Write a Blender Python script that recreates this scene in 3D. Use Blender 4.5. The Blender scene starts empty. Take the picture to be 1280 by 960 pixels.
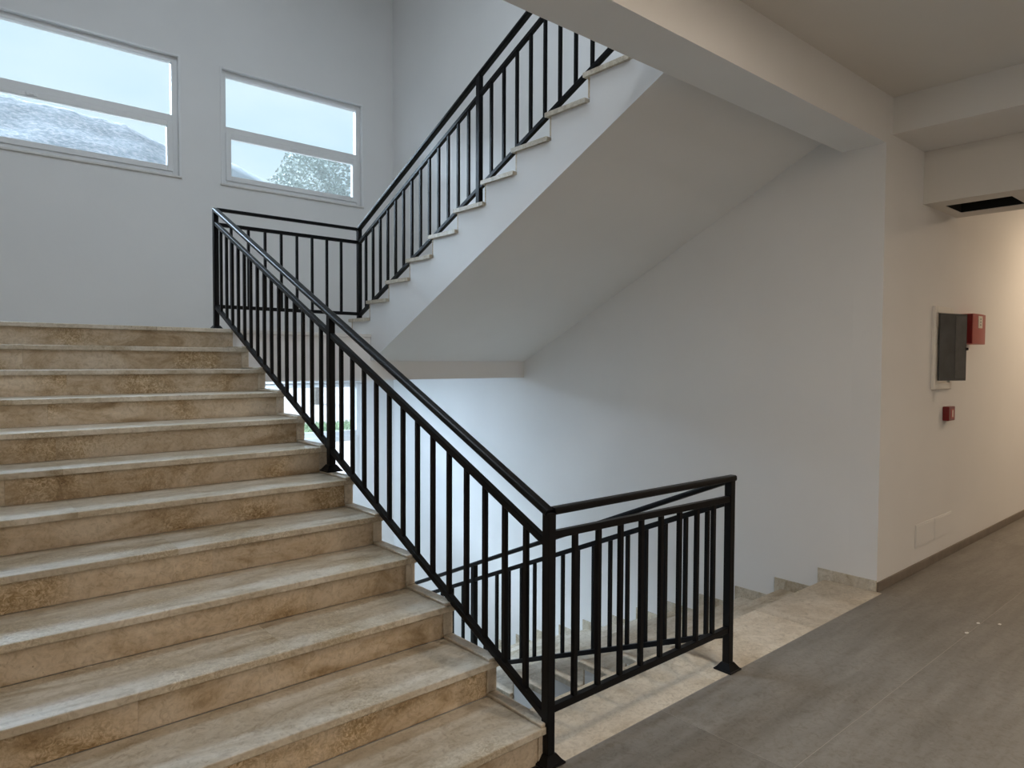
import bpy, bmesh, math, random
from mathutils import Vector, Matrix, Euler

random.seed(7)
SC = bpy.context.scene
COL = SC.collection

# ------------------------------------------------------------------ camera
cam_d = bpy.data.cameras.new('camera')
cam_d.sensor_fit = 'HORIZONTAL'
cam_d.sensor_width = 36.0
cam_d.lens = 36.0 * 865.0 / 1280.0
cam_d.clip_start = 0.05
cam_d.clip_end = 3000
cam = bpy.data.objects.new('camera', cam_d)
COL.objects.link(cam)
_y, _p, _r = math.radians(40.76), math.radians(1.876), math.radians(0.235)
fwd = Vector((math.sin(_y) * math.cos(_p), math.cos(_y) * math.cos(_p), -math.sin(_p)))
rgt = Vector((math.cos(_y), -math.sin(_y), 0))
upv = rgt.cross(fwd)
r2 = rgt * math.cos(_r) + upv * math.sin(_r)
u2 = -rgt * math.sin(_r) + upv * math.cos(_r)
cam.matrix_world = Matrix(((r2.x, u2.x, -fwd.x, -1.8977), (r2.y, u2.y, -fwd.y, -1.9717), (r2.z, u2.z, -fwd.z, 1.6114), (0, 0, 0, 1)))
SC.camera = cam

# ------------------------------------------------------------------ sky
W = bpy.data.worlds.new('sky')
SC.world = W
W.use_nodes = True
nt = W.node_tree
nt.nodes.clear()
wo = nt.nodes.new('ShaderNodeOutputWorld')
bg = nt.nodes.new('ShaderNodeBackground')
tc = nt.nodes.new('ShaderNodeTexCoord')
mp = nt.nodes.new('ShaderNodeMapping')
mp.inputs['Scale'].default_value = (1.0, 1.0, 2.6)
no = nt.nodes.new('ShaderNodeTexNoise')
no.inputs['Scale'].default_value = 2.6
no.inputs['Detail'].default_value = 4.0
rp = nt.nodes.new('ShaderNodeValToRGB')
rp.color_ramp.elements[0].position = 0.36
rp.color_ramp.elements[0].color = (0.57, 0.79, 0.97, 1)
rp.color_ramp.elements[1].position = 0.68
rp.color_ramp.elements[1].color = (0.80, 0.95, 1.0, 1)
nt.links.new(tc.outputs['Generated'], mp.inputs['Vector'])
nt.links.new(mp.outputs['Vector'], no.inputs['Vector'])
nt.links.new(no.outputs['Fac'], rp.inputs['Fac'])
nt.links.new(rp.outputs['Color'], bg.inputs['Color'])
bg.inputs['Strength'].default_value = 0.93
nt.links.new(bg.outputs[0], wo.inputs['Surface'])

# ------------------------------------------------------------------ lights
def lamp(kind, name, loc, energy, color, size=0.3, rot=(0, 0, 0), size_y=None):
    d = bpy.data.lights.new(name, kind)
    d.energy = energy
    d.color = color
    if kind == 'AREA':
        d.size = size
        if size_y:
            d.shape = 'RECTANGLE'
            d.size_y = size_y
    elif kind == 'POINT':
        d.shadow_soft_size = size
    elif kind == 'SUN':
        d.angle = size
    o = bpy.data.objects.new(name, d)
    o.location = loc
    o.rotation_euler = rot
    COL.objects.link(o)
    return o

# the hazy sun behind thin cloud, beyond the window wall
sun = lamp('SUN', 'hazy_sun', (0, 40, 40), 27.0, (0.64, 0.81, 1.0), math.radians(62))
sun.rotation_euler = Vector((0.42, -0.71, -0.54)).to_track_quat('-Z', 'Y').to_euler()
# warm lamps of near lobby and corridor; other area lights are added, unseen fill
lamp('AREA', 'lobby_fill', (0.3, -4.0, 3.42), 70, (1.0, 0.86, 0.70), 0.6)  # far lobby fill, added to lift the general level
lamp('AREA', 'lobby_lamp_near', (0.6, -1.35, 3.42), 20, (1.0, 0.84, 0.66), 0.14)
lamp('AREA', 'corridor_lamp', (7.2, -1.6, 3.42), 58, (1.0, 0.76, 0.52), 0.4)
lamp('AREA', 'upper_hall_fill', (-2.5, -2.2, 6.9), 75, (0.88, 0.94, 1.0), 0.5)  # unseen fill added to brighten the upper right wall
lamp('AREA', 'stairwell_fill', (0.2, 2.6, 6.95), 72, (0.74, 0.87, 1.0), 0.9)  # added overhead fill for the stairwell, no fixture known there
lamp('AREA', 'lower_landing_fill', (0.9, 5.4, 1.64), 95, (0.60, 0.79, 1.0), 0.9)  # added bluish fill under the landing, brightens the lower walls
lamp('AREA', 'lower_hall_fill', (1.0, -3.0, -0.45), 40, (1.0, 0.97, 0.93), 0.9)  # made-up fill for the storey below

# ------------------------------------------------------------------ exposure
SC.view_settings.view_transform = 'Standard'
SC.view_settings.look = 'None'
SC.view_settings.exposure = 0.12
SC.view_settings.gamma = 1.0
SC.view_settings.use_curve_mapping = False

# ------------------------------------------------------------------ materials
def new_mat(name):
    m = bpy.data.materials.new(name)
    m.use_nodes = True
    t = m.node_tree
    b = t.nodes['Principled BSDF']
    return m, t, b

def rampn(t, stops):
    r = t.nodes.new('ShaderNodeValToRGB')
    e = r.color_ramp.elements
    e[0].position, e[0].color = stops[0][0], (*stops[0][1], 1)
    e[1].position, e[1].color = stops[-1][0], (*stops[-1][1], 1)
    for p, c in stops[1:-1]:
        x = e.new(p)
        x.color = (*c, 1)
    return r

def plain(name, col, rough=0.6, metal=0.0, var=0.06, scale=18.0, bump=0.0, bscale=200.0, spec=0.5):
    m, t, b = new_mat(name)
    n = t.nodes.new('ShaderNodeTexNoise')
    n.inputs['Scale'].default_value = scale
    n.inputs['Detail'].default_value = 5
    c = t.nodes.new('ShaderNodeTexCoord')
    t.links.new(c.outputs['Object'], n.inputs['Vector'])
    lo = tuple(max(0, x * (1 - var)) for x in col)
    hi = tuple(min(1, x * (1 + var)) for x in col)
    r = rampn(t, [(0.3, lo), (0.7, hi)])
    t.links.new(n.outputs['Fac'], r.inputs['Fac'])
    t.links.new(r.outputs['Color'], b.inputs['Base Color'])
    b.inputs['Roughness'].default_value = rough
    b.inputs['Metallic'].default_value = metal
    b.inputs['Specular IOR Level'].default_value = spec
    if bump:
        n2 = t.nodes.new('ShaderNodeTexNoise')
        n2.inputs['Scale'].default_value = bscale
        n2.inputs['Detail'].default_value = 3
        t.links.new(c.outputs['Object'], n2.inputs['Vector'])
        bp = t.nodes.new('ShaderNodeBump')
        bp.inputs['Strength'].default_value = bump
        bp.inputs['Distance'].default_value = 0.002
        t.links.new(n2.outputs['Fac'], bp.inputs['Height'])
        t.links.new(bp.outputs['Normal'], b.inputs['Normal'])
    return m

def stone(name, cols, rough, stretch, pits=True, warp=1.2, mottle=0.0):
    """travertine / limestone: banded cloudy noise, a shift and a tone of its own per slab, small dark pits"""
    m, t, b = new_mat(name)
    N, L = t.nodes, t.links
    c = N.new('ShaderNodeTexCoord')
    oi = N.new('ShaderNodeObjectInfo')
    mul = N.new('ShaderNodeVectorMath')
    mul.operation = 'SCALE'
    mul.inputs[0].default_value = (37.0, 53.0, 71.0)
    L.new(oi.outputs['Random'], mul.inputs['Scale'])
    add = N.new('ShaderNodeVectorMath')
    add.operation = 'ADD'
    L.new(c.outputs['Object'], add.inputs[0])
    L.new(mul.outputs[0], add.inputs[1])
    mp_ = N.new('ShaderNodeMapping')
    mp_.inputs['Scale'].default_value = stretch
    L.new(add.outputs[0], mp_.inputs['Vector'])
    n1 = N.new('ShaderNodeTexNoise')
    n1.inputs['Scale'].default_value = 3.4
    n1.inputs['Detail'].default_value = 8
    n1.inputs['Roughness'].default_value = 0.62
    n1.inputs['Distortion'].default_value = warp
    L.new(mp_.outputs[0], n1.inputs['Vector'])
    r = rampn(t, cols)
    L.new(n1.outputs['Fac'], r.inputs['Fac'])
    n2 = N.new('ShaderNodeTexNoise')
    n2.inputs['Scale'].default_value = 30
    n2.inputs['Distortion'].default_value = 1.2
    n2.inputs['Detail'].default_value = 6
    n2.inputs['Roughness'].default_value = 0.7
    L.new(add.outputs[0], n2.inputs['Vector'])
    r2_ = rampn(t, [(0.34, (0.74, 0.71, 0.66)), (0.5, (0.97, 0.97, 0.96)), (0.68, (1.08, 1.08, 1.08))])
    L.new(n2.outputs['Fac'], r2_.inputs['Fac'])
    mx = N.new('ShaderNodeMixRGB')
    mx.blend_type = 'MULTIPLY'
    mx.inputs['Fac'].default_value = 1.0
    L.new(r.outputs['Color'], mx.inputs['Color1'])
    L.new(r2_.outputs['Color'], mx.inputs['Color2'])
    tone = N.new('ShaderNodeMapRange')
    tone.inputs['To Min'].default_value = 0.90
    tone.inputs['To Max'].default_value = 1.07
    L.new(oi.outputs['Random'], tone.inputs['Value'])
    mx2 = N.new('ShaderNodeVectorMath')
    mx2.operation = 'SCALE'
    L.new(mx.outputs['Color'], mx2.inputs[0])
    L.new(tone.outputs[0], mx2.inputs['Scale'])
    out = mx2.outputs[0]
    if mottle:
        pm = N.new('ShaderNodeTexNoise')
        pm.inputs['Scale'].default_value = 2.3
        pm.inputs['Detail'].default_value = 3
        L.new(add.outputs[0], pm.inputs['Vector'])
        pr_ = rampn(t, [(0.50, (0, 0, 0)), (0.64, (1, 1, 1))])
        L.new(pm.outputs['Fac'], pr_.inputs['Fac'])
        fm = N.new('ShaderNodeTexNoise')
        fm.inputs['Scale'].default_value = 42
        fm.inputs['Detail'].default_value = 5
        fm.inputs['Roughness'].default_value = 0.65
        fm.inputs['Distortion'].default_value = 2.0
        L.new(add.outputs[0], fm.inputs['Vector'])
        fr_ = rampn(t, [(0.40, (0.52, 0.43, 0.28)), (0.52, (0.86, 0.79, 0.66)), (0.62, (1.12, 1.10, 1.04))])
        L.new(fm.outputs['Fac'], fr_.inputs['Fac'])
        mm_ = N.new('ShaderNodeMixRGB')
        mm_.blend_type = 'MULTIPLY'
        fac = N.new('ShaderNodeMath')
        fac.operation = 'MULTIPLY'
        fac.inputs[1].default_value = mottle
        L.new(pr_.outputs['Color'], fac.inputs[0])
        L.new(fac.outputs[0], mm_.inputs['Fac'])
        L.new(out, mm_.inputs['Color1'])
        L.new(fr_.outputs['Color'], mm_.inputs['Color2'])
        out = mm_.outputs['Color']
    if pits:
        v = N.new('ShaderNodeTexVoronoi')
        v.inputs['Scale'].default_value = 14
        L.new(add.outputs[0], v.inputs['Vector'])
        pr = rampn(t, [(0.035, (0.45, 0.40, 0.34)), (0.06, (1, 1, 1))])
        L.new(v.outputs['Distance'], pr.inputs['Fac'])
        mx3 = N.new('ShaderNodeMixRGB')
        mx3.blend_type = 'MULTIPLY'
        mx3.inputs['Fac'].default_value = 0.75
        L.new(out, mx3.inputs['Color1'])
        L.new(pr.outputs['Color'], mx3.inputs['Color2'])
        out = mx3.outputs['Color']
    L.new(out, b.inputs['Base Color'])
    rr = N.new('ShaderNodeMapRange')
    rr.inputs['To Min'].default_value = rough - 0.08
    rr.inputs['To Max'].default_value = rough + 0.12
    L.new(n2.outputs['Fac'], rr.inputs['Value'])
    L.new(rr.outputs[0], b.inputs['Roughness'])
    return m

WALL = plain('white_wall_paint', (0.79, 0.785, 0.78), 0.85, var=0.02, scale=1.3, bump=0.25, bscale=60)
CEIL = plain('white_ceiling_paint', (0.74, 0.72, 0.69), 0.9, var=0.03, scale=0.9, bump=0.2, bscale=60)
RISER = stone('riser_travertine', [(0.32, (0.35, 0.25, 0.145)), (0.42, (0.50, 0.39, 0.265)), (0.52, (0.60, 0.495, 0.37)), (0.66, (0.68, 0.585, 0.465))], 0.42, (0.8, 1, 1.6), mottle=1.0)
TREAD = stone('tread_travertine', [(0.33, (0.42, 0.345, 0.245)), (0.45, (0.56, 0.495, 0.395)), (0.62, (0.67, 0.615, 0.53))], 0.34, (0.7, 2.2, 1), mottle=0.55)
STRIP = stone('edge_limestone', [(0.30, (0.54, 0.455, 0.345)), (0.5, (0.66, 0.58, 0.47)), (0.7, (0.72, 0.65, 0.55))], 0.42, (1, 1, 1), mottle=0.3)
TILE = stone('grey_porcelain', [(0.34, (0.190, 0.175, 0.154)), (0.5, (0.230, 0.213, 0.190)), (0.66, (0.27, 0.251, 0.226))], 0.40, (0.5, 3.2, 1), pits=False, warp=0.25)
GROUT = plain('pale_grout', (0.40, 0.37, 0.33), 0.9)
SKIRT = plain('taupe_skirting', (0.19, 0.155, 0.125), 0.45, var=0.15, scale=9)
BLACK = plain('black_enamel', (0.006, 0.006, 0.007), 0.36, var=0.1, spec=0.18)
PVC = plain('white_window_plastic', (0.80, 0.80, 0.80), 0.35, var=0.01)
SILL = plain('white_marble_sill', (0.72, 0.70, 0.67), 0.4, var=0.06)
DARK = plain('black_and_void_shade', (0.006, 0.006, 0.006), 0.9)
RED = plain('red_plastic', (0.42, 0.085, 0.07), 0.38, var=0.05)
DRED = plain('dark_red_plastic', (0.17, 0.006, 0.008), 0.3, var=0.05)
LABEL = plain('printed_label', (0.78, 0.74, 0.66), 0.6, var=0.05)
PLATE = plain('ivory_plate', (0.74, 0.71, 0.66), 0.5, var=0.01)
PANELW = plain('panel_white', (0.80, 0.78, 0.74), 0.4, var=0.01)
SMOKE = plain('smoked_plastic', (0.075, 0.078, 0.08), 0.25, var=0.2, scale=6)
SMOKE2 = plain('smoked_plastic_clear', (0.105, 0.105, 0.105), 0.25, var=0.1)
LEAF = plain('dry_leaf_brown', (0.17, 0.085, 0.035), 0.8, var=0.3, scale=60)
FLECK = plain('white_paint_fleck', (0.80, 0.78, 0.74), 0.8)
CHROME = plain('brushed_metal', (0.6, 0.6, 0.6), 0.3, 0.9)

def glass_mat():
    m = bpy.data.materials.new('window_glass')
    m.use_nodes = True
    t = m.node_tree
    t.nodes.clear()
    o = t.nodes.new('ShaderNodeOutputMaterial')
    tr = t.nodes.new('ShaderNodeBsdfTransparent')
    tr.inputs['Color'].default_value = (0.97, 0.985, 0.985, 1)
    gl = t.nodes.new('ShaderNodeBsdfGlossy')
    gl.inputs['Roughness'].default_value = 0.02
    fr = t.nodes.new('ShaderNodeFresnel')
    fr.inputs['IOR'].default_value = 1.45
    mx = t.nodes.new('ShaderNodeMixShader')
    t.links.new(fr.outputs[0], mx.inputs['Fac'])
    t.links.new(tr.outputs[0], mx.inputs[1])
    t.links.new(gl.outputs[0], mx.inputs[2])
    du = t.nodes.new('ShaderNodeBsdfTranslucent')
    du.inputs['Color'].default_value = (0.85, 0.87, 0.88, 1)
    m2 = t.nodes.new('ShaderNodeMixShader')
    m2.inputs['Fac'].default_value = 0.022          # a film of dust
    t.links.new(mx.outputs[0], m2.inputs[1])
    t.links.new(du.outputs[0], m2.inputs[2])
    t.links.new(m2.outputs[0], o.inputs['Surface'])
    return m
GLASS = glass_mat()

def hill_mat(name, a, b_, c_, scale):
    m, t, b = new_mat(name)
    c = t.nodes.new('ShaderNodeTexCoord')
    n = t.nodes.new('ShaderNodeTexNoise')
    n.inputs['Scale'].default_value = scale
    n.inputs['Detail'].default_value = 8
    n.inputs['Roughness'].default_value = 0.7
    t.links.new(c.outputs['Object'], n.inputs['Vector'])
    r = rampn(t, [(0.38, a), (0.5, b_), (0.62, c_)])
    t.links.new(n.outputs['Fac'], r.inputs['Fac'])
    t.links.new(r.outputs['Color'], b.inputs['Base Color'])
    b.inputs['Roughness'].default_value = 0.95
    return m
HILL = hill_mat('scrub_and_pale_rock', (0.085, 0.10, 0.115), (0.175, 0.182, 0.195), (0.33, 0.30, 0.30), 0.8)
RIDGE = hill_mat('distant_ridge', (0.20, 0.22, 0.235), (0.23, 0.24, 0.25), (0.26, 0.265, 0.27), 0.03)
FOLI = plain('grey_green_leaves', (0.30, 0.335, 0.30), 0.7, var=0.25, scale=3)
BARK = plain('grey_bark', (0.16, 0.13, 0.10), 0.9, var=0.3)
EARTH = plain('pale_pink_earth', (0.27, 0.215, 0.19), 0.95, var=0.12, scale=0.6)
GRASS = plain('green_grass', (0.16, 0.22, 0.08), 0.9, var=0.3, scale=2.5)

# ------------------------------------------------------------------ helpers
WORLD = {}

def bx(bm, x0, x1, y0, y1, z0, z1, bevel=0.0, seg=1, along_x=False):
    vs = [bm.verts.new(p) for p in ((x0, y0, z0), (x1, y0, z0), (x1, y1, z0), (x0, y1, z0), (x0, y0, z1), (x1, y0, z1), (x1, y1, z1), (x0, y1, z1))]
    fs = [bm.faces.new([vs[i] for i in q]) for q in ((0, 3, 2, 1), (4, 5, 6, 7), (0, 1, 5, 4), (1, 2, 6, 5), (2, 3, 7, 6), (3, 0, 4, 7))]
    if bevel:
        es = list({e for f in fs for e in f.edges})
        if along_x:
            es = [e for e in es if abs(e.verts[0].co.x - e.verts[1].co.x) > 1e-6]
        bmesh.ops.bevel(bm, geom=es, offset=bevel, segments=seg, profile=0.5, affect='EDGES')
    return bm

def prism_x(bm, poly, x0, x1):
    """polygon in (y, z) swept along x"""
    a = [bm.verts.new((x0, y, z)) for y, z in poly]
    b = [bm.verts.new((x1, y, z)) for y, z in poly]
    n = len(poly)
    bm.faces.new(a)
    bm.faces.new(b[::-1])
    for i in range(n):
        j = (i + 1) % n
        bm.faces.new((a[i], b[i], b[j], a[j]))
    bmesh.ops.recalc_face_normals(bm, faces=bm.faces[:])
    return bm

def bar(bm, p0, p1, w, h, up=(0, 0, 1), bevel=0.0, seg=2):
    """rectangular bar between two points, w across, h in the up direction"""
    p0, p1 = Vector(p0), Vector(p1)
    d = (p1 - p0).normalized()
    s = d.cross(Vector(up)).normalized()
    u = s.cross(d).normalized()
    vs = []
    for p in (p0, p1):
        for a, b in ((-1, -1), (1, -1), (1, 1), (-1, 1)):
            vs.append(bm.verts.new(p + s * (a * w / 2) + u * (b * h / 2)))
    fs = [bm.faces.new([vs[i] for i in q]) for q in ((0, 1, 2, 3), (7, 6, 5, 4), (0, 4, 5, 1), (1, 5, 6, 2), (2, 6, 7, 3), (3, 7, 4, 0))]
    bmesh.ops.recalc_face_normals(bm, faces=fs)
    if bevel:
        es = [e for e in {e for f in fs for e in f.edges} if abs((e.verts[1].co - e.verts[0].co).normalized().dot(d)) > 0.99]
        bmesh.ops.bevel(bm, geom=es, offset=bevel, segments=seg, profile=0.5, affect='EDGES')
    return bm

def obj(name, bm, mat, parent=None, smooth=False, origin=None):
    """link a bmesh given in world coordinates as one object; its origin goes to its base centre"""
    bm.verts.ensure_lookup_table()
    if origin is None:
        xs = [v.co.x for v in bm.verts]; ys = [v.co.y for v in bm.verts]; zs = [v.co.z for v in bm.verts]
        origin = ((min(xs) + max(xs)) / 2, (min(ys) + max(ys)) / 2, min(zs))
    origin = Vector(origin)
    for v in bm.verts:
        v.co -= origin
    me = bpy.data.meshes.new(name)
    bm.to_mesh(me)
    bm.free()
    for mm in (mat if isinstance(mat, (list, tuple)) else [mat]):
        me.materials.append(mm)
    if smooth:
        for p in me.polygons:
            p.use_smooth = True
    return link(name, me, origin, parent)

def link(name, me, loc, parent=None):
    o = bpy.data.objects.new(name, me)
    COL.objects.link(o)
    loc = Vector(loc)
    if parent is not None:
        o.parent = parent
        o.location = loc - WORLD[parent.name]
    else:
        o.location = loc
    WORLD[o.name] = loc
    return o

def thing(name, label, cat, loc, group=None, kind=None):
    o = link(name, None, loc)
    o.empty_display_size = 0.1
    if label: o['label'] = label
    if cat: o['category'] = cat
    if group: o['group'] = group
    if kind: o['kind'] = kind
    return o

def tag(o, label=None, cat=None, group=None, kind=None):
    if label: o['label'] = label
    if cat: o['category'] = cat
    if group: o['group'] = group
    if kind: o['kind'] = kind
    return o

def box(name, dims, mat, parent=None, bevel=0.0, seg=1):
    return obj(name, bx(bmesh.new(), *dims, bevel, seg), mat, parent)

def struct(o, label=None):
    o['kind'] = 'structure'
    if label: o['label'] = label
    return o

def NB(): return bmesh.new()

# ------------------------------------------------------------------ dimensions
R = 0.1548                  # riser
D1 = 0.3282                 # going of the main flight
D2 = 0.3427                 # going of the side flights
Y1 = -0.011                 # first nosing of the main flight
Y2 = 4.137                  # lowest nosing of the side flights
ZL = 12 * R                 # middle landing
ZU = 24 * R                 # floor above
XR = 3.198                  # right wall of the stairwell
XL = -3.30
YF = 6.50                   # inner face of the window wall
FA = 3.72                   # landing edge beam
T = 0.030                   # stone thickness

# ------------------------------------------------------------------ room shell
def wall_holes(name, y0, y1, x0, x1, z0, z1, holes, mat):
    bm = NB()
    xs = sorted({x0, x1, *[h[0] for h in holes], *[h[1] for h in holes]})
    zs = sorted({z0, z1, *[h[2] for h in holes], *[h[3] for h in holes]})
    inh = lambda x, z: any(h[0] < x < h[1] and h[2] < z < h[3] for h in holes)
    def quad(*p):
        bm.faces.new([bm.verts.new(q) for q in p])
    for i in range(len(xs) - 1):
        for k in range(len(zs) - 1):
            a, b, c, d = xs[i], xs[i + 1], zs[k], zs[k + 1]
            if inh((a + b) / 2, (c + d) / 2):
                continue
            quad((a, y0, c), (b, y0, c), (b, y0, d), (a, y0, d))
            quad((a, y1, c), (a, y1, d), (b, y1, d), (b, y1, c))
    for a, b, c, d in holes:
        quad((a, y0, c), (a, y1, c), (b, y1, c), (b, y0, c))
        quad((a, y0, d), (b, y0, d), (b, y1, d), (a, y1, d))
        quad((a, y0, c), (a, y0, d), (a, y1, d), (a, y1, c))
        quad((b, y0, c), (b, y1, c), (b, y1, d), (b, y0, d))
    quad((x0, y0, z0), (x0, y0, z1), (x0, y1, z1), (x0, y1, z0))
    quad((x1, y0, z0), (x1, y1, z0), (x1, y1, z1), (x1, y0, z1))
    quad((x0, y0, z1), (x1, y0, z1), (x1, y1, z1), (x0, y1, z1))
    quad((x0, y0, z0), (x0, y1, z0), (x1, y1, z0), (x1, y0, z0))
    bmesh.ops.remove_doubles(bm, verts=bm.verts[:], dist=1e-5)
    return obj(name, bm, mat)

H1 = (-2.30, 0.412, 3.690, 5.035)
H2 = (0.885, 2.715, 3.690, 5.035)
DZ = -ZU
H4 = (H1[0], H1[1], H1[2] - ZU, H1[3] - ZU)
H3 = (H2[0], H2[1], H2[2] + DZ, H2[3] + DZ)
ZB, ZT = -3.72, 7.05
struct(wall_holes('wall_far', YF, YF + 0.15, XL - 0.2, XR + 0.2, ZB, ZT, [H1, H2, H3, H4], WALL))
struct(box('wall_right', (XR, XR + 0.2, 0.2, YF, ZB, ZT), WALL))
struct(box('wall_corridor', (XR, 10.0, 0.0, 0.2, ZB, ZT), WALL))
struct(box('wall_left', (XL - 0.2, XL, -5.7, YF, ZB, ZT), WALL))
struct(box('wall_back', (XL - 0.2, 10.0, -5.7, -5.5, ZB, ZT), WALL))
struct(box('wall_end', (10.0, 10.2, -5.7, 0.2, ZB, ZT), WALL))
struct(box('ceiling_upper', (XL - 0.2, 10.2, -5.7, YF + 0.26, ZT, ZT + 0.2), CEIL))
struct(box('ceiling', (XL, 10.0, -5.5, -0.0005, 3.46, ZU - T - 0.001), CEIL))
struct(box('ceiling_beam', (XL, XR - 0.0005, 0.0, 0.30, 3.128, ZU - T - 0.001), WALL), 'white beam spanning the stairwell edge under the ceiling')
struct(box('ceiling_beam', (3.30, 3.904, -5.5, 0.0, 3.205, 3.4595), WALL), 'white beam running along the corridor mouth')
struct(box('floor_lowest', (XL - 0.2, 10.2, -5.7, YF + 0.26, ZB - 0.2, ZB), GROUT))

# floor: concrete bed, tiles with open joints, one object each
fl = NB()
bx(fl, XL, 10.0, -5.5, -0.036, -0.25, -0.0008)
bx(fl, XL, XR, -0.036, 0.30, -0.25, -T)
bx(fl, XR, 10.0, -0.036, 0.0, -0.25, -0.0008)
floor = struct(obj('floor', fl, [GROUT]))
tm = None
GX, GY = 0.692, -0.6625
rows = [(-0.0385, GY)] + [(GY - 0.6 * k, GY - 0.6 * (k + 1)) for k in range(7)]
meshes = {}
for ri, (ya, yb) in enumerate(rows):
    cuts = [XL, GX - 2.4, GX, 3.09, 5.49, 7.89, 10.0]
    if ri == 0:
        cuts[3] = XR
    for xa, xb in zip(cuts[:-1], cuts[1:]):
        ya = -0.0005 if ri == 0 and xa > 3.1 else rows[ri][0]
        w, h = round(xb - xa, 3), round(ya - yb, 3)
        if (w, h) not in meshes:
            b = bx(NB(), -w / 2 + 0.0015, w / 2 - 0.0015, -h / 2 + 0.0015, h / 2 - 0.0015, -0.004, 0.0, 0.0003)
            me = bpy.data.meshes.new('floor_tile')
            b.to_mesh(me); b.free()
            me.materials.append(TILE)
            meshes[(w, h)] = me
        link('floor_tile', meshes[(w, h)], ((xa + xb) / 2, (ya + yb) / 2, 0), floor)

struct(box('baseboard_corridor', (XR - 0.002, 10.0, -0.013, 0.0, 0.0, 0.068), SKIRT, bevel=0.002))

# dropped bulkhead beside the corridor beam with a square opening in its underside
bk = thing('ceiling_bulkhead', 'boxed white bulkhead hanging below the corridor beam, square hole underneath', 'bulkhead', (4.28, -2.5, 2.813))
BZ, BX0, BX1, HX0, HX1, HY0, HY1 = 2.813, 3.905, 4.66, 4.095, 4.465, -0.515, -0.088
b = NB()
bx(b, BX0, BX0 + 0.02, -5.5, 0.0, BZ, 3.459)
obj('side_panel', b, CEIL, bk)
obj('side_panel', bx(NB(), BX1 - 0.02, BX1, -5.5, 0.0, BZ, 3.459), CEIL, bk)
b = NB()
bx(b, BX0 + 0.02, HX0, -5.5, 0.0, BZ, BZ + 0.004)
bx(b, HX1, BX1 - 0.02, -5.5, 0.0, BZ, BZ + 0.004)
bx(b, HX0, HX1, -5.5, HY0, BZ, BZ + 0.004)
bx(b, HX0, HX1, HY1, 0.0, BZ, BZ + 0.004)
obj('soffit_panel', b, CEIL, bk)
b = NB()
for d in ((HX0 - 0.01, HX0, HY0, HY1), (HX1, HX1 + 0.01, HY0, HY1), (HX0, HX1, HY0 - 0.01, HY0), (HX0, HX1, HY1, HY1 + 0.01)):
    bx(b, *d, BZ + 0.004, BZ + 0.35)
bx(b, HX0 - 0.01, HX1 + 0.01, HY0 - 0.01, HY1 + 0.01, BZ + 0.35, BZ + 0.36)
tag(obj('vent_opening', b, DARK, bk), 'square opening in the underside, shade inside coloured black')  # black colour stands for the shade inside the hollow

# ------------------------------------------------------------------ flights of stairs
def flight(name, label, y0, sg, d, z0, x0, x1, joints, soffit, end_over, edge=None, skirt=None, last=True, riser_mat=RISER, edge_front=True):
    """y(s) = y0 + sg*s ; nosing i at s=(i-1)d, z=z0+i R"""
    Y = lambda s: y0 + sg * s
    root = thing(name, label, 'stairs', ((x0 + x1) / 2, y0, z0))
    n = 12
    poly = []
    for i in range(1, n + 1):
        s = (i - 1) * d + 0.042
        poly += [(Y(s), z0 + (i - 1) * R - (T if i > 1 else 0)), (Y(s), z0 + i * R - T)]
    poly += [(Y((n - 1) * d + 0.06), z0 + n * R - T)]
    poly += [(Y(s), z) for s, z in soffit]
    obj('flight_body', prism_x(NB(), poly, x0 + end_over, x1), WALL, root)
    for i in range(1, n + 1):
        s = (i - 1) * d
        z = z0 + i * R
        js = joints(i)
        # riser slabs
        cuts = [x0 + end_over] + js[0] + [x1]
        for a, b in zip(cuts[:-1], cuts[1:]):
            ya, yb = sorted((Y(s + 0.027), Y(s + 0.042)))
            zb = z0 + (i - 1) * R
            obj('riser', bx(NB(), a + 0.0003, b - 0.0003, ya, yb, zb, z - T), riser_mat, root)
        if i == n and not last:
            continue
        cuts = [x0] + js[1] + [x1]
        for a, b in zip(cuts[:-1], cuts[1:]):
            ya, yb = sorted((Y(s), Y(s + d + 0.022)))
            obj('tread', bx(NB(), a + 0.0003, b - 0.0003, ya, yb, z - T, z, 0.004, 2, True), TREAD, root)
        if edge:
            e0, e1 = edge
            ya, yb = sorted((Y(s + 0.006), Y(s + d + 0.022)))
            if i < n:
                obj('edge_strip', bx(NB(), e0, e1, ya, yb, z, z + 0.014, 0.003), STRIP, root)
            if not edge_front:
                continue
            ya, yb = sorted((Y(s + 0.020), Y(s + 0.0275)))
            obj('edge_strip', bx(NB(), e0, e1, ya, yb, z0 + (i - 1) * R + (0.014 if i > 1 else 0), z - T, 0.002), STRIP, root)
    return root

rnd = random.Random(3)
def j_main(i):
    a = -0.55 - 1.25 * rnd.random()
    b = -0.7 - 1.4 * rnd.random()
    return [sorted([a, a - 1.25])[1:] if a > -1.9 else [a], [b]]
none = lambda i: [[], []]

def fix(js):
    return [[x for x in js[0] if -3.1 < x < -0.2], [x for x in js[1] if -3.1 < x < -0.2]]

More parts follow.
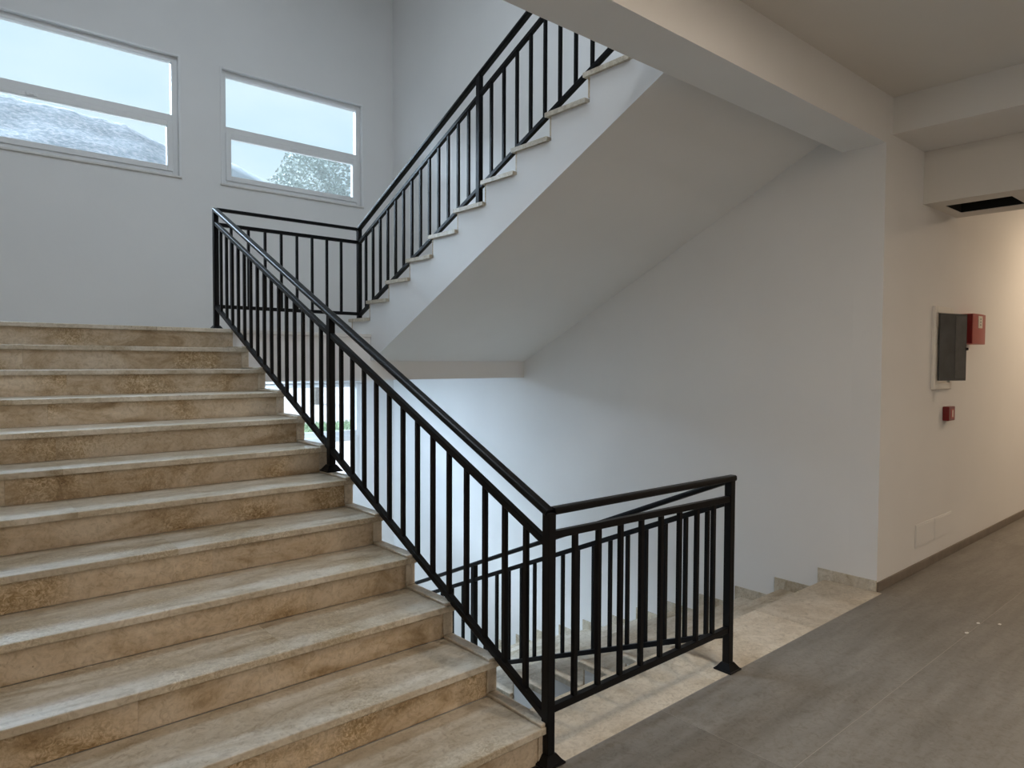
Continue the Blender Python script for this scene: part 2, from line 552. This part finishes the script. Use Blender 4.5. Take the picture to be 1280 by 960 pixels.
S_end = 11 * D1 + 0.042
main = flight('stair_flight', 'wide beige stone flight climbing from the grey floor to the middle landing', Y1, 1, D1, 0.0, XL, 0.009,
              lambda i: fix(j_main(i)),
              [(11 * D1 + 0.06, ZL - 0.42), (0.75, 0.0)], 0.0, edge=(-0.042, 0.011), last=False)
lower = flight('stair_flight', 'narrower beige flight going down from the floor edge along the right wall', Y2, -1, D2, -ZL, 1.275, XR,
               none, [(11 * D2 + 0.06, -0.42), (0.75, -ZL)], 0.02, edge=(1.272, 1.325), last=False, edge_front=False)
upper = flight('stair_flight', 'beige flight with white sloping underside climbing from landing to the floor above', Y2, -1, D2, ZL, 1.278, XR,
               none, [(11 * D2 + 0.06, ZL + 1.44), (Y2 - FA, ZL - 0.245), (0.07, ZL - 0.245)], 0.022, last=False)
# the stone lip at the head of the lower flight, laid in slabs
lip_cuts = [0.012, 1.14, 2.21, XR]
for a, b_ in zip(lip_cuts[:-1], lip_cuts[1:]):
    obj('tread', bx(NB(), a + 0.0008, b_ - 0.0008, -0.036, Y2 - 11 * D2, -T, 0.0, 0.003, 2), STRIP, lower)
# lip at the head of the upper flight
obj('tread', bx(NB(), 1.278, XR, -0.10, Y2 - 11 * D2, ZU - T, ZU, 0.003, 2), TREAD, upper)
# stepped stone skirting along the right wall
for i in range(12, 0, -1):
    z = -ZL + i * R
    ya = Y2 - (i - 1) * D2                    # nosing
    yb = (-0.0 if i == 12 else ya - D2)
    h = 0.078
    poly = [(yb if i == 12 else yb + 0.0005, z + h), (ya + 0.05, z + h), (ya + 0.05, z - R + h + 0.0005), (ya + 0.0005, z - R + h + 0.0005), (ya + 0.0005, z - 0.0), (yb if i == 12 else yb + 0.0005, z)]
    obj('skirting', prism_x(NB(), poly, XR - 0.011, XR), TREAD, lower)

# middle landing and lower landing
ld = thing('stair_landing', 'middle stair landing of stone slabs over a white beam below the two upper windows', 'landing', (0, 5, ZL))
b = NB()
bx(b, XL, 1.296, FA + 0.02, FA + 0.27, 1.432, ZL - T)
bx(b, 1.296, XR, FA + 0.02, FA + 0.27, 1.432, ZL - 0.2465)
bx(b, XL, 1.296, FA + 0.27, YF, 1.66, ZL - T)
bx(b, 1.296, XR, Y2 - 0.068, YF, 1.66, ZL - T)
obj('landing_slab', b, WALL, ld)
ysl = Y1 + 11 * D1
for k, (a, c) in enumerate([(XL, -1.9), (-1.9, -0.55), (-0.55, 0.012)]):
    obj('edge_slab', bx(NB(), a + 0.0007, c - 0.0007, ysl, FA + 0.35, ZL - T, ZL, 0.004, 2), TREAD, ld)
obj('edge_slab', bx(NB(), 0.0127, 1.2993, FA + 0.008, FA + 0.35, ZL - T, ZL, 0.003, 2), SILL, ld)
for k in range(5):
    a, c = XL + k * 1.3, min(XL + (k + 1) * 1.3, XR)
    for q in range(2):
        ya, yb = FA + 0.35 + q * 1.215, FA + 0.35 + (q + 1) * 1.215
        obj('floor_slab', bx(NB(), a + 0.001, c - 0.001, ya + 0.001, yb - 0.001, ZL - T, ZL, 0.001), TREAD, ld)
l2 = thing('stair_landing', 'lower stair landing beneath the middle one, by the low window', 'landing', (0, 5, -ZL))
box('landing_slab', (XL, XR, FA + 0.02, YF, -ZL - 0.25, -ZL - T), WALL, l2)
for k in range(5):
    a, c = XL + k * 1.3, min(XL + (k + 1) * 1.3, XR)
    for q in range(2):
        ya, yb = FA + q * 1.39, FA + (q + 1) * 1.39
        obj('floor_slab', bx(NB(), a + 0.001, c - 0.001, ya + 0.001, yb - 0.001, -ZL - T, -ZL, 0.001), TREAD, l2)
struct(box('trim_1', (0.011, 1.295, 0.30, 0.322, -0.42, -T), WALL), 'plaster face under the floor edge')

# ------------------------------------------------------------------ railings
PW, BW = 0.040, 0.020
_pm = {}
def unit_box(name, w, h):
    k = (name, w, round(h, 3))
    if k not in _pm:
        b = bx(NB(), -w / 2, w / 2, -w / 2, w / 2, 0, h, 0.002 if w > 0.03 else 0.0)
        me = bpy.data.meshes.new(name)
        b.to_mesh(me); b.free()
        me.materials.append(BLACK)
        _pm[k] = me
    return _pm[k]

def shoe_mesh():
    if 'shoe' not in _pm:
        b = NB()
        bx(b, -0.052, 0.052, -0.052, 0.052, 0, 0.009, 0.002)
        lo = [b.verts.new((x, y, 0.009)) for x, y in ((-0.046, -0.046), (0.046, -0.046), (0.046, 0.046), (-0.046, 0.046))]
        hi = [b.verts.new((x, y, 0.040)) for x, y in ((-0.024, -0.024), (0.024, -0.024), (0.024, 0.024), (-0.024, 0.024))]
        b.faces.new(hi)
        for i in range(4):
            j = (i + 1) % 4
            b.faces.new((lo[i], lo[j], hi[j], hi[i]))
        me = bpy.data.meshes.new('base_plate')
        b.to_mesh(me); b.free()
        me.materials.append(BLACK)
        _pm['shoe'] = me
    return _pm['shoe']

def post(root, x, y, z0, z1, shoe=True):
    p = link('post', unit_box('post', PW, z1 - z0), (x, y, z0), root)
    if shoe:
        link('base_plate', shoe_mesh(), (x, y, z0), p)
    return p

def rail(root, name, pts, w, h, bevel):
    b = NB()
    for p, q in zip(pts[:-1], pts[1:]):
        d = (Vector(q) - Vector(p)).normalized() * 0.004
        bar(b, Vector(p) - d, Vector(q) + d, w, h, bevel=bevel)
    return obj(name, b, BLACK, root)

def balusters(root, places, lo, hi):
    for x, y in places:
        a, c = lo(x, y), hi(x, y)
        link('baluster', unit_box('baluster', BW, c - a), (x, y, a), root)

HW, HH = 0.046, 0.030       # handrail section
RW = 0.030

# main flight
g = thing('stair_railing', 'black metal railing rising along the open side of the wide flight', 'railing', (0, 0, 0))
hz = lambda y: 1.012 + 0.4610 * y
uz = lambda y: 0.883 + 0.4660 * y
lz = lambda y: 0.180 + 0.4705 * y
post(g, 0, 0, 0, hz(0))
post(g, 0, 1.905, 6 * R + 0.014, hz(1.905))
post(g, 0, 3.99, ZL, hz(3.99))
rail(g, 'handrail', [(0, 0, hz(0)), (0, 1.905, hz(1.905)), (0, 3.99, hz(3.99))], HW, HH, 0.009)
for ya, yb, n in ((0.0, 1.905, 13), (1.905, 3.99, 15)):
    rail(g, 'upper_rail', [(0, ya + 0.018, uz(ya + 0.018)), (0, yb - 0.018, uz(yb - 0.018))], RW, RW, 0.003)
    rail(g, 'lower_rail', [(0, ya + 0.018, lz(ya + 0.018)), (0, yb - 0.018, lz(yb - 0.018))], RW, RW, 0.003)
    st = (yb - ya) / (n + 1)
    balusters(g, [(0, ya + st * (k + 1)) for k in range(n)], lambda x, y: lz(y), lambda x, y: uz(y))

# guard along the floor edge
XB = 1.303
g = thing('guard_railing', 'short level black railing guarding the floor edge between two footed posts', 'railing', (0.65, 0, 0))
post(g, XB, 0, 0, 1.012)
rail(g, 'handrail', [(0.018, 0, 1.016), (XB + 0.024, 0, 1.008)], HW, HH, 0.009)
rail(g, 'upper_rail', [(0.018, 0, 0.920), (XB - 0.018, 0, 0.902)], RW, RW, 0.003)
rail(g, 'lower_rail', [(0.018, 0, 0.215), (XB - 0.018, 0, 0.215)], RW, RW, 0.003)
balusters(g, [(0.148 + 0.1437 * k, 0) for k in range(8)], lambda x, y: 0.215, lambda x, y: 0.908)

# lower flight
XF = 1.308
g = thing('stair_railing', 'black metal railing sloping down the lower flight from the right footed post', 'railing', (XF, 2.0, -0.9))
hz2 = lambda y: 0.998 - 0.4290 * y
uz2 = lambda y: 0.885 - 0.4330 * y
lz2 = lambda y: 0.186 - 0.4210 * y
YG, YH = 2.18, 4.02
post(g, XF, YG, -6 * R + 0.014, hz2(YG))
post(g, XF, YH, -ZL + R * 1 + 0.014, hz2(YH))
rail(g, 'handrail', [(XF, 0.022, hz2(0.022)), (XF, YH, hz2(YH))], HW, HH, 0.009)
for ya, yb, n in ((0.0, YG, 15), (YG, YH, 12)):
    rail(g, 'upper_rail', [(XF, ya + 0.018, uz2(ya + 0.018)), (XF, yb - 0.018, uz2(yb - 0.018))], RW, RW, 0.003)
    rail(g, 'lower_rail', [(XF, ya + 0.018, lz2(ya + 0.018)), (XF, yb - 0.018, lz2(yb - 0.018))], RW, RW, 0.003)
    st = (yb - ya) / (n + 1)
    balusters(g, [(XF, ya + st * (k + 1)) for k in range(n)], lambda x, y: lz2(y), lambda x, y: uz2(y))

# level guard on the middle landing
XE, YE = 1.322, 4.0
g = thing('guard_railing', 'level black railing across the landing edge below the right window', 'railing', (0.66, YE, ZL))
rail(g, 'handrail', [(0.018, YE, 2.857), (XE - 0.018, YE, 2.857)], HW * 0.8, HH * 0.9, 0.007)
rail(g, 'upper_rail', [(0.018, YE, 2.734), (XE - 0.018, YE, 2.734)], RW, RW, 0.003)
rail(g, 'lower_rail', [(0.018, YE, 2.057), (XE - 0.018, YE, 2.057)], RW, RW, 0.003)
balusters(g, [(0.130 + 0.1435 * k, YE) for k in range(8)], lambda x, y: 2.057, lambda x, y: 2.734)

# upper flight
g = thing('stair_railing', 'black metal railing climbing the upper flight towards the ceiling beam', 'railing', (XE, 2.2, ZL))
hz3 = lambda y: 2.862 + 0.4715 * (YE - y)
uz3 = lambda y: 2.728 + 0.4640 * (YE - y)
lz3 = lambda y: 2.040 + 0.4650 * (YE - y)
YN, YT = 2.148, 0.30
post(g, XE, YE, ZL + R, hz3(YE), False)
post(g, XE, YN, ZL + 6 * R, hz3(YN), False)
post(g, XE, YT, ZL + 12 * R, hz3(YT), False)
rail(g, 'handrail', [(XE, YE + 0.02, hz3(YE + 0.02)), (XE, YT, hz3(YT))], HW, HH, 0.009)
for ya, yb, n in ((YE, YN, 13), (YN, YT, 12)):
    rail(g, 'upper_rail', [(XE, ya - 0.018, uz3(ya - 0.018)), (XE, yb + 0.018, uz3(yb + 0.018))], RW, RW, 0.003)
    rail(g, 'lower_rail', [(XE, ya - 0.018, lz3(ya - 0.018)), (XE, yb + 0.018, lz3(yb + 0.018))], RW, RW, 0.003)
    st = (yb - ya) / (n + 1)
    balusters(g, [(XE, ya + st * (k + 1)) for k in range(n)], lambda x, y: lz3(y), lambda x, y: uz3(y))

# ------------------------------------------------------------------ windows
def ring(b, x0, x1, z0, z1, w, y0, y1, bev=0.004):
    bx(b, x0, x0 + w, y0, y1, z0, z1, bev)
    bx(b, x1 - w, x1, y0, y1, z0, z1, bev)
    bx(b, x0 + w, x1 - w, y0, y1, z0, z0 + w, bev)
    bx(b, x0 + w, x1 - w, y0, y1, z1 - w, z1, bev)

def window(name, label, hole):
    x0, x1, z0, z1 = hole
    root = thing(name, label, None, ((x0 + x1) / 2, YF + 0.1, z0), kind='structure')
    ya, yb = YF + 0.05, YF + 0.125
    b = NB()
    ring(b, x0, x1, z0, z1, 0.062, ya, yb)
    obj('window_frame', b, PVC, root)
    b = NB()
    zt0, zt1 = z0 + 0.612, z0 + 0.694
    bx(b, x0 + 0.062, x1 - 0.062, ya, yb, zt0, zt1, 0.004)
    obj('transom', b, PVC, root)
    b = NB()
    ring(b, x0 + 0.055, x1 - 0.055, z0 + 0.055, zt0 + 0.008, 0.062, ya - 0.018, ya + 0.05, 0.005)
    sash = obj('lower_sash', b, PVC, root)
    xm = (x0 + x1) / 2 - 0.02
    b = NB()
    bx(b, xm - 0.05, xm + 0.05, ya - 0.034, ya - 0.018, zt0 - 0.045, zt0 - 0.012, 0.004)
    bx(b, xm - 0.02, xm + 0.02, ya - 0.048, ya - 0.034, zt0 - 0.038, zt0 - 0.019, 0.004)
    obj('latch', b, PVC, sash)
    box('pane', (x0 + 0.117, x1 - 0.117, ya + 0.016, ya + 0.022, z0 + 0.117, zt0 - 0.05), GLASS, sash)
    box('pane', (x0 + 0.062, x1 - 0.062, ya + 0.052, ya + 0.058, zt1, z1 - 0.062), GLASS, root)
    # thin lip round the opening and a marble sill
    b = NB()
    bx(b, x0 - 0.018, x0 + 0.003, YF - 0.010, YF + 0.05, z0, z1 + 0.018, 0.003)
    bx(b, x1 - 0.003, x1 + 0.018, YF - 0.010, YF + 0.05, z0, z1 + 0.018, 0.003)
    bx(b, x0 + 0.003, x1 - 0.003, YF - 0.010, YF + 0.05, z1 - 0.003, z1 + 0.018, 0.003)
    obj('casing', b, PVC, root)
    box('window_sill', (x0 - 0.024, x1 + 0.024, YF - 0.022, YF + 0.05, z0 - 0.018, z0 + 0.004), SILL, root, 0.003)
    box('outer_sill', (x0, x1, yb, YF + 0.19, z0 - 0.02, z0 + 0.004), SILL, root, 0.003)
    return root

window('window_1', 'wide white window at the far left showing the rocky hillside', H1)
window('window_2', 'white window above the landing railing with a tree outside', H2)
window('window_3', 'white window on the lower level seen through the balusters', H3)
window('window_added', 'unseen window added for its light on the lower level behind the wide flight', H4)  # out of view, added to let more daylight into the lower level

# ------------------------------------------------------------------ fittings on the corridor wall
p = thing('electrical_panel', 'white recessed electrical box with a smoked grey door standing ajar', 'electrical panel', (4.35, 0.0, 1.40))
b = NB()
ring(b, 4.150, 4.565, 1.402, 2.060, 0.05, -0.022, 0.0, 0.003)
obj('panel_frame', b, PANELW, p)
box('back_plate', (4.19, 4.525, -0.006, -0.001, 1.445, 2.015), PANELW, p)
b = NB()
for k in range(2):
    bx(b, 4.215, 4.50, -0.020, -0.006, 1.53 + 0.24 * k, 1.62 + 0.24 * k, 0.003)
obj('breaker_row', b, PLATE, p)
ang = math.radians(20)
def hinged(x, y, z):
    lx, ly = x, y
    return Vector((4.212 + lx * math.cos(ang) + ly * math.sin(ang), -0.024 - lx * math.sin(ang) + ly * math.cos(ang), z))
def hinge_obj(name, dims, mat, par, bev=0.002):
    b = bx(NB(), *dims, bev)
    for v in b.verts:
        v.co = hinged(*v.co)
    return obj(name, b, mat, par)
door = hinge_obj('door', (0.0, 0.300, -0.018, 0.0, 1.472, 2.003), SMOKE, p)
hinge_obj('door_stile', (0.168, 0.286, -0.022, -0.018, 1.490, 1.985), SMOKE2, door)
hinge_obj('door_knob', (0.288, 0.302, -0.034, -0.018, 1.715, 1.735), DARK, door)

s = thing('fire_sounder', 'red fire alarm sounder box mounted right beside the grey panel door', 'fire alarm', (4.86, 0.0, 1.77))
b = NB()
N_ = 8
prof = [(4.72, 0.0)] + [(4.72, -0.118)] + [(4.72 + 0.33 * k / N_, -0.118 - 0.010 * math.sin(math.pi * k / N_)) for k in range(1, N_)] + [(5.05, -0.118), (5.07, -0.10), (5.07, 0.0)]
lo = [b.verts.new((x, y, 1.772)) for x, y in prof]
hi = [b.verts.new((x, y, 2.022)) for x, y in prof]
b.faces.new(lo); b.faces.new(hi[::-1])
for i in range(len(prof)):
    j = (i + 1) % len(prof)
    b.faces.new((lo[i], lo[j], hi[j], hi[i]))
bmesh.ops.recalc_face_normals(b, faces=b.faces[:])
obj('sounder_body', b, RED, s)
b = NB()
bx(b, 4.715, 4.7215, -0.114, -0.006, 1.776, 2.018, 0.002)
tag(obj('dark_side', b, DRED, s), 'dark red plate over the left side')  # darker red plate covering the left side
lab = box('instruction_label', (4.825, 4.925, -0.1305, -0.1265, 1.905, 2.006), LABEL, s)
b = NB()
for zc in (1.932, 1.956, 1.980):
    c = b.verts.new((4.875, -0.1312, zc))
    rim = [b.verts.new((4.875 + 0.011 * math.cos(2 * math.pi * k / 8), -0.1312, zc + 0.007 * math.sin(2 * math.pi * k / 8))) for k in range(8)]
    for k in range(8):
        b.faces.new((c, rim[(k + 1) % 8], rim[k]))
obj('pictogram', b, DARK, lab)

c = thing('fire_call_point', 'small red fire call button box on the wall below the panel', 'call point', (4.51, 0.0, 1.14))
obj('call_point_box', bx(NB(), 4.430, 4.575, -0.048, 0.0, 1.142, 1.258, 0.006, 2), DRED, c)
obj('press_plate', bx(NB(), 4.475, 4.545, -0.0505, -0.047, 1.160, 1.238, 0.002), RED, c)
obj('white_mark', bx(NB(), 4.500, 4.520, -0.0525, -0.0495, 1.172, 1.228, 0.001), LABEL, c)

for (xa, xb, lbl) in ((3.895, 4.288, 'blank wall-white cover plate above the skirting, nearer the stairwell corner'), (4.294, 4.690, 'blank wall-white cover plate above the skirting, farther from the stairwell corner')):
    q = thing('blank_plate', lbl, 'wall plate', ((xa + xb) / 2, 0.0, 0.185), 'blank plates low on the corridor wall')
    obj('cover', bx(NB(), xa, xb, -0.005, 0.0, 0.187, 0.366, 0.001), WALL, q)
    obj('inner_cover', bx(NB(), xa + 0.012, xb - 0.012, -0.007, -0.004, 0.199, 0.354, 0.001), WALL, q)

# ------------------------------------------------------------------ small litter
b = NB()
zl = 4 * R
pts = [(0, -0.030, 0.002), (0.013, -0.012, 0.010), (0.016, 0.006, 0.013), (0.005, 0.030, 0.004), (-0.010, 0.010, 0.012), (-0.014, -0.010, 0.009)]
cv = [b.verts.new((-0.205 + 0.8 * (px * 0.6 + py), 1.351 + 0.8 * (py * 0.4 - px), zl + pz + 0.001)) for px, py, pz in pts]
m = b.verts.new((-0.205, 1.351, zl + 0.003))
for i in range(6):
    b.faces.new((m, cv[i], cv[(i + 1) % 6]))
r_ = bmesh.ops.solidify(b, geom=b.faces[:], thickness=0.0012)
tag(obj('dry_leaf', b, LEAF), 'small brown curled dry leaf lying on the fourth step', 'leaf')
for k, (fx, fy, lb) in enumerate(((3.068, -0.650, 'white paint fleck on the floor joint, middle of the three'), (3.148, -0.743, 'white paint fleck on the floor just off the joint'), (2.835, -0.655, 'white paint fleck on the floor joint, nearest the stairs'))):
    b = NB()
    rr = random.Random(k)
    top = [b.verts.new((fx + (0.010 + 0.006 * rr.random()) * math.cos(a), fy + (0.006 + 0.004 * rr.random()) * math.sin(a), 0.0022)) for a in [i * math.pi / 4 for i in range(8)]]
    low = [b.verts.new((v.co.x + (v.co.x - fx) * 0.2, v.co.y + (v.co.y - fy) * 0.2, 0.0)) for v in top]
    b.faces.new(top)
    for i in range(8):
        b.faces.new((low[i], low[(i + 1) % 8], top[(i + 1) % 8], top[i]))
    tag(obj('paint_fleck', b, FLECK), lb, 'paint fleck', 'paint flecks on the grey tiles')

# ------------------------------------------------------------------ outdoors
b = NB()
bx(b, -60, 110, 14.6, 100, -0.6, 0.0)
bx(b, -60, 110, YF + 0.32, 12.4, -0.6, 0.0)
struct(obj('ground_outside', b, EARTH), 'pale pinkish bare ground outside the low window')
b = NB()
bx(b, -60, 110, 12.4, 14.6, -0.6, 0.0)
bed = struct(obj('lawn_bed', b, GRASS), 'strip of green lawn outside the low window')
b = NB()
rg = random.Random(5)
for k in range(6000):
    x, y = rg.uniform(2.0, 9.5), rg.uniform(12.4, 14.6)
    h, a = rg.uniform(0.05, 0.12), rg.uniform(0, 6.28)
    dx, dy = 0.010 * math.cos(a), 0.010 * math.sin(a)
    b.faces.new([b.verts.new(v) for v in ((x - dx, y - dy, 0), (x + dx, y + dy, 0), (x + dy * 3, y - dx * 3, h))])
tag(obj('lawn_grass', b, GRASS), 'short green grass growing outside the low window', 'grass', kind='stuff')

def hill(name, label, mat, prof, yfoot, ytop, zfoot, nx, ny, amp, xr):
    b = NB()
    rh = random.Random(11)
    from mathutils import noise as mn
    def top(x):
        for (xa, za), (xb, zb) in zip(prof[:-1], prof[1:]):
            if xa <= x <= xb:
                return za + (zb - za) * (x - xa) / (xb - xa)
        return prof[-1][1]
    g_ = []
    for j in range(ny + 1):
        v = j / ny
        row = []
        for i in range(nx + 1):
            x = xr[0] + (xr[1] - xr[0]) * i / nx
            y = yfoot + (ytop - yfoot) * v
            f = v ** 1.1
            z = zfoot + (top(x) - zfoot) * f
            z += amp * mn.noise(Vector((x, y, 0)) * 0.09) * min(1, 4 * v * (1.02 - v) + 0.15) + 0.5 * amp * mn.noise(Vector((x, y, 3)) * 0.4) * min(1, 3 * v)
            row.append(b.verts.new((x, y, z)))
        g_.append(row)
    back = [b.verts.new((v.co.x, ytop + 60, zfoot)) for v in g_[-1]]
    g_.append(back)
    for j in range(len(g_) - 1):
        for i in range(nx):
            b.faces.new((g_[j][i], g_[j][i + 1], g_[j + 1][i + 1], g_[j + 1][i]))
    o = obj(name, b, mat, smooth=True)
    return tag(o, label, 'hill')
hill('hillside', 'rocky scrub covered hillside filling the lower pane of the far left window', HILL,
     [(-160, 74), (16, 69.3), (30, 69.2), (45, 68.0), (55, 64.5), (63, 58), (80, 40), (120, 12)], 95, 220, 0, 140, 60, 1.3, (-160, 120))
hill('ridge', 'faint distant ridge low in the left part of the right window', RIDGE,
     [(20, 140), (140, 138), (161, 135), (178, 130), (195, 124), (230, 112), (420, 60)], 310, 480, 0, 60, 20, 2.0, (20, 420))

tr = thing('tree', 'rounded pale green tree outside the right window', 'tree', (9.3, 22, 0))
def tube(b, p0, p1, r0, r1, n=8):
    p0, p1 = Vector(p0), Vector(p1)
    d = (p1 - p0).normalized()
    s = d.orthogonal().normalized()
    u = d.cross(s)
    a = [b.verts.new(p0 + (s * math.cos(t) + u * math.sin(t)) * r0) for t in [2 * math.pi * i / n for i in range(n)]]
    c_ = [b.verts.new(p1 + (s * math.cos(t) + u * math.sin(t)) * r1) for t in [2 * math.pi * i / n for i in range(n)]]
    for i in range(n):
        j = (i + 1) % n
        b.faces.new((a[i], a[j], c_[j], c_[i]))
    b.faces.new(c_); b.faces.new(a[::-1])
TC = Vector((9.35, 22, 7.15))
b = NB()
tube(b, (9.3, 22, 0), (9.35, 22, 3.2), 0.22, 0.16)
tube(b, (9.35, 22, 3.2), (9.35, 22, 7.2), 0.16, 0.05)
rt = random.Random(9)
for k in range(16):
    a = k * 2.4
    z = 3.6 + 0.22 * k
    L_ = 1.4 * math.sin(math.pi * min(0.95, (z - 2.8) / 6)) + 0.2
    tube(b, (9.35, 22, z), (9.35 + L_ * math.cos(a), 22 + L_ * math.sin(a), z + 0.8), 0.05, 0.015, 5)
obj('trunk', b, BARK, tr)
b = NB()
for k in range(7500):
    while True:
        v = Vector((rt.uniform(-1, 1), rt.uniform(-1, 1), rt.uniform(-1, 1)))
        if 0.25 < v.length < 1: break
    v = v.normalized() * (v.length ** 0.55)
    lump = 1 + 0.16 * math.sin(5 * v.x + 2 * v.z) * math.cos(4 * v.y - 3 * v.z)
    q = TC + Vector((v.x * 1.75 * lump, v.y * 1.75 * lump, v.z * 2.15 * lump))
    e = Euler((rt.uniform(0, 6.3), rt.uniform(0, 6.3), rt.uniform(0, 6.3))).to_matrix()
    w, l = 0.035, 0.095
    b.faces.new([b.verts.new(q + e @ Vector(t_)) for t_ in ((-w, 0, 0), (0, -l, 0), (w, 0, 0), (0, l, 0))])
tag(obj('foliage', b, FOLI, tr), kind='stuff')
